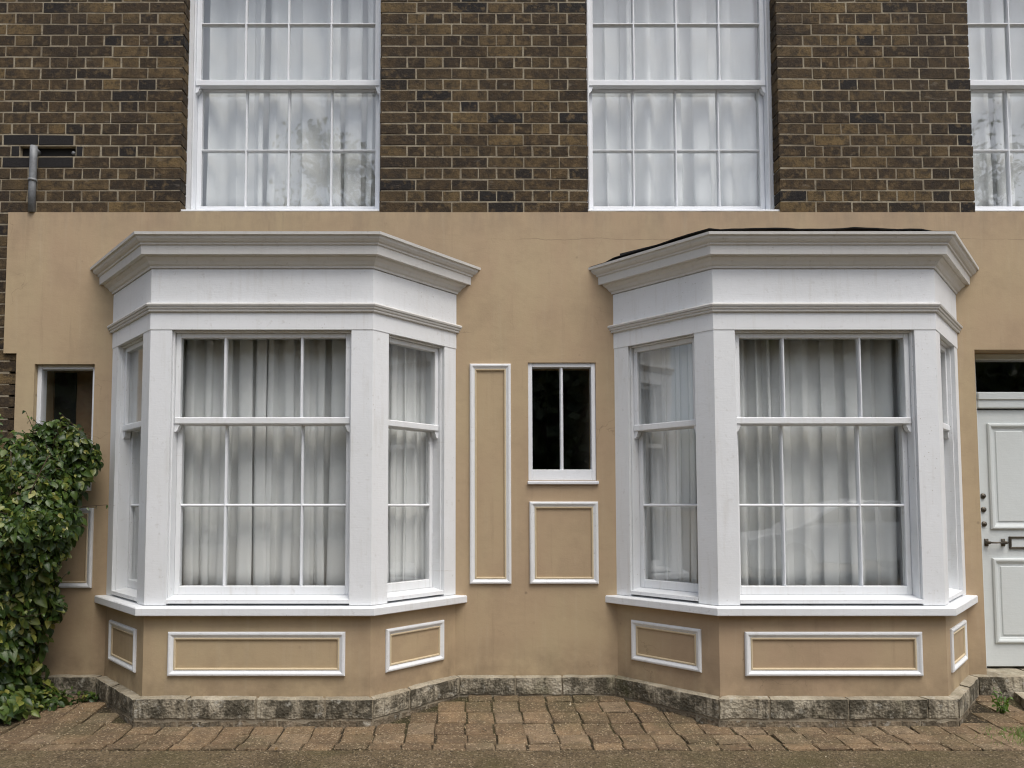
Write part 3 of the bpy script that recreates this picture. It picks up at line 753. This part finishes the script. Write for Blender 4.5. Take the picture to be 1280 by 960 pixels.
for k in range(len(pin) - 1):
    if k in (2, 6): pass
    plinth.prism([tuple(pin[k]), tuple(pin[k + 1]), tuple(qin[k + 1]), tuple(qin[k])], -.04, .160)
plinth = plinth.build('plinth', 'mortar', house)
run_stones(plan(.055), plan(-.06), .052, .174, {0: [.3, .55, .8], 1: [.45], 2: [.22, .51, .80], 3: [.40], 4: [.36, .66], 5: [], 6: [.21, .54, .87], 7: [.5], 8: []}, plinth, 100)
run_stones(plan(.050), plan(-.04), .0 - .05, .049, {0: [.3, .6], 1: [.4], 2: [.18, .42, .6, .83], 3: [.3, .6], 4: [.3, .55, .8], 5: [.2, .5, .8], 6: [.12, .3, .48, .66, .84], 7: [.5], 8: []}, plinth, 300, 'footing_stone', 'footing')
# door steps
stone([Vector((3.40, -.055)), Vector((3.80, -.050)), Vector((3.80, .20)), Vector((3.40, .20))], .02, .178, 501, house, 'doorstep')
stone([Vector((3.808, -.050)), Vector((4.6, -.05)), Vector((4.6, .20)), Vector((3.808, .20))], .02, .176, 502, house, 'doorstep', (8, 2, 3))
sp = stone([Vector((3.36, -.66)), Vector((4.8, -.72)), Vector((4.8, -.06)), Vector((3.60, -.06))], -.05, .072, 503, None, 'step_slab', (8, 4, 3), .004, .004)
tag(sp, 'low worn stone slab in front of the door at right edge', 'stone slab')

# ------------------------------------------------------------------ pavers
PV = []
for i in range(8):
    rr = random.Random(900 + i); m = MB().box(-.5, .5, -.5, .5, -.05, 0, None, .0)
    w, d_ = .168, .192; c = .006; m = MB().box(-w / 2, w / 2, -d_ / 2, d_ / 2, -.05, 0, None, c)
    m.v = [(x + rr.uniform(-.004, .004), y + rr.uniform(-.004, .004), z_ + rr.uniform(-.003, .003)) for x, y, z_ in m.v]
    PV.append(m.mesh('paver', 'paver'))
def inside_bay(x, y):
    for cx in BAYS:
        pl = offs(.03, .0); X = x - cx
        if y > pl[1][1] and abs(X) < HF + .02 + (y - pl[1][1]) / math.tan(ca) * 1.0 and y > pl[1][1]: return True
    return y > .0
rows = [(-.945, .100), (-.812, .160), (-.638, .184), (-.450, .186), (-.260, .188), (-.085, .155)]
cols = [-4.05]
while cols[-1] < 4.3: cols.append(cols[-1] + .1745 * random.uniform(.95, 1.05))
npv = 0
for ri, (yc, dep) in enumerate(rows):
    for xa, xb in zip(cols, cols[1:]):
        xc = (xa + xb) / 2 + random.uniform(-.004, .004) + (.012 if ri % 2 else 0); w = xb - xa
        if inside_bay(xc, yc + .04) or (xc > 3.45 and yc > -.74) or npv >= 300: continue
        o = link('paver', random.choice(PV), pav); npv += 1
        o.location = (xc, yc + random.uniform(-.004, .004), gz(yc) + random.uniform(-.003, .003)); o.scale = ((w - .009) / .168, (dep - .007) / .192, 1)
        o.rotation_euler = (random.uniform(-.010, .010) + (.07 if yc > -.66 else 0), random.uniform(-.012, .012), random.uniform(-.012, .012))

# ------------------------------------------------------------------ foliage
def leaf_shape(L, W, fold=.25, droop=.15, tip=1.0):
    pts = [(0, 0), (.22, .42), (.5, .5), (.78, .30), (1.0, 0)]
    vs = []
    for t, w in pts: vs.append((0, t * L, -droop * L * t * t))
    for s in (-1, 1):
        for t, w in pts[1:4]: vs.append((s * w * W, t * L, fold * w * W - droop * L * t * t))
    fs = [(0, 1, 5), (1, 2, 6, 5), (2, 3, 7, 6), (3, 4, 7), (0, 8, 1), (1, 8, 9, 2), (2, 9, 10, 3), (3, 10, 4)]
    return vs, fs
def orient(nrm, roll):
    q = nrm.to_track_quat('Z', 'Y'); return q.to_matrix() @ Matrix.Rotation(roll, 3, 'Z')
shrub = link('hedge_shrub', None); shrub.location = (-3.1, -.4, 0)
tag(shrub, 'dense leafy green hedge shrub against the wall at left', 'shrub')
def shrub_hit(rr):
    """a point in the leafy shell of the shrub and the outward direction there"""
    z = rr.uniform(.02, 1) ** .85 * 1.80
    tab = [(0, -2.50), (.25, -2.67), (.5, -2.70), (.85, -2.64), (1.15, -2.50), (1.40, -2.46), (1.62, -2.50), (1.74, -2.53), (1.80, -2.64)]
    for (a, xa), (b, xb) in zip(tab, tab[1:]):
        if a <= z <= b: xr = xa + (xb - xa) * (z - a) / (b - a); break
    else: xr = -2.7
    yf = -.82 + .10 * math.sin(z * 5) + (0 if z < 1.1 else (z - 1.1) * .55)
    u = rr.random()
    # plan curve from far left along the front, round the corner to the wall on the right
    if u < .62:
        x = xr - .25 - (1 - u / .62) * 1.45; y = yf; n = Vector((.0, -1, .25))
        if x > xr - .6: k = (x - (xr - .6)) / .35; y += .12 * k * k; n = Vector((.3 * k, -1, .25))
    else:
        k = (u - .62) / .38; a = k * 1.35; x = xr - .25 + .25 * math.sin(a); y = -.05 + (yf + .17) * math.cos(a); n = Vector((math.sin(a) + .1, -math.cos(a), .25))
    bmp = noise.noise((x * 3.1, y * 3.1 + 5, z * 3.1)) * .17 + noise.noise((x * 8, y * 8, z * 8)) * .09
    if z > 1.55: n.z += (z - 1.55) * 4
    n.normalize(); topc = .10 * noise.noise((x * 2.3, 3.3, y)) if z > 1.4 else 0
    return Vector((x, y, z + topc)) + n * bmp, n
rr = random.Random(5)
LV = []
for i in range(6):
    vs, fs = leaf_shape(.050, .026 + .005 * (i % 3), .22 + .07 * i, .08 + .09 * i)
    LV.append((vs, fs))
LM = [MB().add(v, f).mesh('leaf', 'leaf', True) for v, f in LV]
fol = MB(); ns = 0
def leaf_frame(n, rr):
    d = (n * 1.0 + Vector((rr.gauss(0, .62), rr.gauss(0, .62), rr.gauss(.3, .55)))).normalized()
    # tip points downwards and out
    tip = (Vector((rr.gauss(0, .8), rr.gauss(0, .5), -.8)) + n * .4); tip = (tip - d * tip.dot(d)).normalized()
    x = tip.cross(d).normalized(); m = Matrix((x, tip, d)).transposed(); return m
for i in range(27000):
    p, n = shrub_hit(rr); depth = rr.random() ** 1.6 * .26 if i > 300 else -.015
    p = p - n * depth
    if p.y > -.012 or p.z < .01 or p.x < -4.6: continue
    m = leaf_frame(n, rr); sc = rr.choice((.5, .65, .8, .9, 1.0, 1.15, 1.45)) * (1.25 if p.z < .9 else 1.0)
    if i < 700 and ns < 300 and p.x > -3.35:
        o = link('leaf', rr.choice(LM), shrub); o.matrix_parent_inverse = Matrix()
        o.matrix_basis = Matrix.Translation(Vector(p) - shrub.location) @ m.to_4x4() @ Matrix.Scale(sc, 4); ns += 1
    else:
        v, f = rr.choice(LV); fol.add([Vector(p) + m @ (Vector(q) * sc) - shrub.location for q in v], f)
tag(fol.build('foliage', 'leaf_mass', shrub, True, False), kind='stuff')
stem = MB()
for i in range(46):
    x0 = rr.uniform(-3.7, -2.85); y0 = rr.uniform(-.55, -.12); p = Vector((x0, y0, 0)); pts = [p.copy()]; h = rr.uniform(.9, 1.7)
    dx = rr.uniform(-.1, .35); dy = rr.uniform(-.3, .1)
    for k in range(1, 7): pts.append(Vector((x0 + dx * (k / 6) ** 1.5 + rr.uniform(-.03, .03), min(-.02, y0 + dy * (k / 6) + rr.uniform(-.03, .03)), h * k / 6)))
    stem.tube([q - shrub.location for q in pts], [.012 * (1 - k / 8) for k in range(7)], 5)
# twigs poking out to the right, with leaves
sprigs = [((-2.85, -.20, 1.24), (-2.28, -.34, 1.305)), ((-2.95, -.40, .55), (-2.60, -.45, .64)), ((-2.9, -.28, .70), (-2.56, -.34, .84)), ((-2.9, -.5, 1.66), (-2.86, -.52, 1.86)), ((-2.66, -.3, 1.66), (-2.6, -.32, 1.83))]
spl = MB()
for i in range(110):
    p, n = shrub_hit(rr); d = (n + Vector((rr.gauss(0, .5), rr.gauss(0, .3), rr.uniform(-.1, 1.0)))).normalized(); L = rr.uniform(.08, .20)
    if p.y > -.1 or p.z < .25: continue
    e = p + d * L
    if e.y > -.03 or e.x > -2.47: continue
    sprigs.append((tuple(p - d * .12), tuple(e)))
for a, b in sprigs:
    a, b = Vector(a), Vector(b); mid = (a + b) / 2 + Vector((0, 0, .015)); stem.tube([a - shrub.location, mid - shrub.location, b - shrub.location], [.003, .0025, .0015], 5)
    for k in range(6):
        t = .35 + .65 * k / 5; p = a * (1 - t) + b * t; m = leaf_frame(Vector((rr.uniform(-.3, .5), -.8, .6)).normalized(), rr); v, f = rr.choice(LV)
        spl.add([p + m @ (Vector(q) * rr.uniform(.42, .6)) - shrub.location for q in v], f)
stem.build('stems', 'bark', shrub, True); tag(spl.build('sprig_leaves', 'leaf_mass', shrub, True, False), kind='stuff')
# ivy spreading over the ground at the hedge's foot
ivy = MB()
for i in range(650):
    x = -3.9 + rr.random() ** .8 * 1.52; lim = -.05 - .95 * max(0, min(1, (-2.35 - x) / .75)); y = rr.uniform(lim, -.02)
    if y > -.02 or inside_bay(x - .06, y + .09): continue
    hgt = max(.012, .16 * rr.random() * min(1, (-2.4 - x) / .5 + .15)); m = leaf_frame(Vector((rr.gauss(0, .3), -.35 + rr.gauss(0, .3), 1)).normalized(), rr); v, f = rr.choice(LV); s = rr.uniform(.45, .95)
    ivy.add([Vector((x, y, hgt + gz(y))) + m @ (Vector(q) * s) for q in v], f)
tag(ivy.build('ivy_ground_cover', 'leaf_mass', None, True, False), 'low ivy leaves spreading over the paving at the foot of the hedge', 'ivy', None, 'stuff')

# weeds by the step
def weed(x, y, n, h, label):
    root = link('weed', None); root.location = (x, y, 0); tag(root, label, 'weed', 'weeds by the door step')
    sm = MB(); lm = MB()
    for i in range(n):
        a = rr.uniform(0, 6.28); hh = h * rr.uniform(.5, 1); tip = Vector((math.cos(a) * h * .55 * rr.random(), math.sin(a) * h * .4 * rr.random() - .02, hh))
        sm.tube([(0, 0, 0), tip * .5 + Vector((0, 0, .01)), tip], [.0028, .002, .0012], 5)
        for k in range(5):
            t = .4 + .6 * k / 4; m = leaf_frame(Vector((rr.gauss(0, .5), -.6, .9)).normalized(), rr); v, f = rr.choice(LV); s = rr.uniform(.35, .62)
            lm.add([tip * t + m @ (Vector(q) * s) for q in v], f)
    sm.build('stem', 'weed', root); lm.build('leaves', 'weed', root, True, False)
weed(3.31, -.36, 9, .19, 'bright green weed growing between plinth corner and step slab, leftmost and tallest')
weed(3.39, -.50, 7, .12, 'small green weed beside the low stone slab, middle of three')
weed(3.36, -.68, 6, .09, 'tiny green weed nearest the camera beside the stone slab')
gr = MB()
for i in range(900):
    x = 3.25 + rr.gauss(0, .13) ; y = rr.uniform(-.98, -.62); x += (-.6 - y) * -.1
    if x > 3.55: continue
    h = rr.uniform(.008, .030); a = rr.uniform(0, 6.28); w = .0022; lx, ly = math.cos(a) * h * .7, math.sin(a) * h * .7
    gr.add([(x - w, y, -.004), (x + w, y, -.004), (x + lx, y + ly, h)], [(0, 1, 2)])
tag(gr.build('moss_grass', 'weed', None, False, False), 'short mossy grass in the paving beside the stone slab', 'grass', None, 'stuff')
# litter: dry leaf scraps and chips over the paving
lt = MB()
for i in range(2400):
    x = rr.uniform(-3.2, 3.6); y = -rr.random() ** 1.2 * 1.5 + (.0)
    if inside_bay(x, y + .07) or y > -.06: continue
    s = rr.choice((.08, .10, .12, .16, .2)) * (1 + (2.6 if rr.random() < .03 else 0)); m = Matrix.Rotation(rr.uniform(0, 6.28), 3, 'Z') @ Matrix.Rotation(rr.gauss(0, .4), 3, 'X'); v, f = rr.choice(LV)
    lt.add([Vector((x, y, gz(y) + .005 + s * .01)) + m @ (Vector((q[0] * rr.uniform(.3, 1), q[1], q[2])) * s) for q in v], f)
tag(lt.build('leaf_litter', 'litter', None, False, False), 'scattered dry leaf scraps and chips on the paving', 'litter', None, 'stuff')

# ------------------------------------------------------------------ trees across the road behind the viewer (seen in the glass)
def tree(x, y, h, seed, label):
    rr = random.Random(seed); root = link('street_tree', None); root.location = (x, y, 0); tag(root, label, 'tree', 'trees across the road mirrored in the windows')
    tr = MB(); lf = MB(); tr.tube([(0, 0, -.1), (.1, 0, h * .3), (0, .1, h * .62), (.05, 0, h * .9)], [.28, .22, .13, .03], 8)
    for i in range(34):
        z0 = h * rr.uniform(.22, .85); a = rr.uniform(0, 6.28); L = (h - z0) * .42 + 1.0; p0 = Vector((0, 0, z0)); d = Vector((math.cos(a), math.sin(a), rr.uniform(.3, .9)))
        p1 = p0 + d * L * .5 + Vector((0, 0, .1)); p2 = p0 + d * L + Vector((rr.gauss(0, .2), rr.gauss(0, .2), .3)); tr.tube([p0, p1, p2], [.06, .035, .01], 5)
        for k in range(5):
            q0 = p0 + (p2 - p0) * rr.uniform(.3, 1); q1 = q0 + Vector((rr.gauss(0, .6), rr.gauss(0, .6), rr.uniform(0, .9))); tr.tube([q0, q1], [.016, .004], 4)
            for n in range(34):
                c = q0 + (q1 - q0) * rr.random() + Vector((rr.gauss(0, .28), rr.gauss(0, .28), rr.gauss(0, .25))); s = rr.uniform(.09, .2)
                m = orient(Vector((rr.gauss(0, 1), rr.gauss(0, 1), rr.gauss(.4, 1))).normalized(), rr.uniform(0, 6.28))
                lf.add([c + m @ Vector(q) * s for q in ((-.5, 0, 0), (0, -.6, .1), (.5, 0, 0), (0, .7, .1))], [(0, 1, 2, 3)])
    tr.build('trunk', 'bark', root, True); lf.build('crown', 'tree_leaf', root, False, False)
for x, y, h, sd_, lb in ((-19, -27, 8.5, 70, 'short leafy tree far left behind the tall hedge across the road'), (-4.3, -24.5, 18.0, 72, 'tall tree across the road mirrored in the upstairs window above left bay'),
                        (5, -28, 8.0, 73, 'short tree across the road behind the tall hedge, opposite the small window'), (21.5, -24.5, 17.6, 75, 'tall tree across the road mirrored in the upstairs window at right edge')):
    tree(x, y, h, sd_, lb)
hg = MB(); rr = random.Random(77)  # unseen hedge added so the lower panes reflect something dark
for i in range(11000):
    x = rr.uniform(-34, 34); z = rr.random() ** .8 * (8.9 + .9 * noise.noise((x * .25, 2, 0))); y = -23.2 + rr.gauss(0, .35); s = rr.uniform(.3, .6)
    m = orient(Vector((rr.gauss(0, .6), 1, rr.gauss(.3, .6))).normalized(), rr.uniform(0, 6.28)); c = Vector((x, y, z))
    hg.add([c + m @ Vector(q) * s for q in ((-.5, 0, 0), (0, -.6, .1), (.5, 0, 0), (0, .7, .1))], [(0, 1, 2, 3)])
hgo = link('tall_hedge', None); hgo.location = (0, -23.6, 0); tag(hgo, 'long tall evergreen hedge across the road mirrored in the lower windows', 'hedge')
for q in range(len(hg.v)): hg.v[q] = (hg.v[q][0], hg.v[q][1] + 23.6, hg.v[q][2])
tag(hg.build('foliage', 'tree_leaf', hgo, False, False), kind='stuff')
core = MB()
for i in range(69): core.v += [(-34 + i, -.35, -.1), (-34 + i, -.25, 8.3 + .5 * noise.noise((i * .25, 2, 0))), (-34 + i, -.9, 8.3 + .5 * noise.noise((i * .25, 2, 0))), (-34 + i, -.9, -.1)]
for i in range(68):
    for k in range(3): core.f.append((i * 4 + k, i * 4 + k + 1, i * 4 + k + 5, i * 4 + k + 4))
core.build('branch_core', 'bark', hgo, True)  # solid filling of the added hedge, stops sky showing through

# parked car behind the viewer, mirrored faintly in the right bay
car = link('parked_car', None); car.location = (7.0, -9.6, 0); tag(car, 'silver white parked car behind the viewer, mirrored in the right bay panes', 'car')
low = [(-2.05, .28), (-2.12, .55), (-2.05, .80), (-1.2, .93), (1.55, .98), (2.0, .92), (2.1, .6), (2.02, .28)]
top = [(-1.22, .92), (-.45, 1.38), (.2, 1.46), (1.0, 1.43), (1.62, 1.12), (1.72, .96)]
def slab(poly, w0, w1, zref, zr2, name, mat, parent):
    n = len(poly); m = MB(); W = lambda z: w0 + (w1 - w0) * max(0, min(1, (z - zref) / (zr2 - zref)))
    m.v = [(x, -W(z), z) for x, z in poly] + [(x, W(z), z) for x, z in poly]
    m.f = [tuple(range(n)), tuple(range(2 * n - 1, n - 1, -1))] + [(i, (i + 1) % n, n + (i + 1) % n, n + i) for i in range(n)]
    o = m.build(name, mat, parent); b = o.modifiers.new('bevel', 'BEVEL'); b.width = .05; b.segments = 3; b.limit_method = 'ANGLE'; return o
slab(low, .86, .80, .3, 1.0, 'body', 'car_paint', car); cab = slab(top, .80, .58, .92, 1.46, 'cabin', 'car_paint', car)
for sgn in (-1, 1):
    for poly in ([(-.95, .98), (-.40, 1.32), (.18, 1.39), (.18, .98)], [(.26, .98), (.26, 1.39), (.95, 1.36), (1.42, 1.10), (1.45, .98)]):
        W = lambda z: .80 + (.58 - .80) * (z - .92) / .54 + .012
        m = MB(); n = len(poly); m.v = [(x, sgn * W(z), z) for x, z in poly] + [(x, sgn * (W(z) - .03), z) for x, z in poly]
        m.f = [tuple(range(n)), tuple(range(2 * n - 1, n - 1, -1))] + [(i, (i + 1) % n, n + (i + 1) % n, n + i) for i in range(n)]
        m.build('side_window', 'soot', cab)
    for x in (-1.3, 1.3):
        w = MB().tube([(x, sgn * .66, .31), (x, sgn * .70, .31), (x, sgn * .86, .31), (x, sgn * .88, .31)], [.29, .315, .315, .28], 24).build('wheel', 'black', car, True)
        MB().tube([(x, sgn * .87, .31), (x, sgn * .892, .31)], [.20, .17], 18).build('rim', 'lead', w)
    for x in (-2.05, 2.0): MB().box(x - .06, x + .06, sgn * .50, sgn * .74, .66, .78, None, .02).build('headlight' if x < 0 else 'tail_light', 'white2', car)
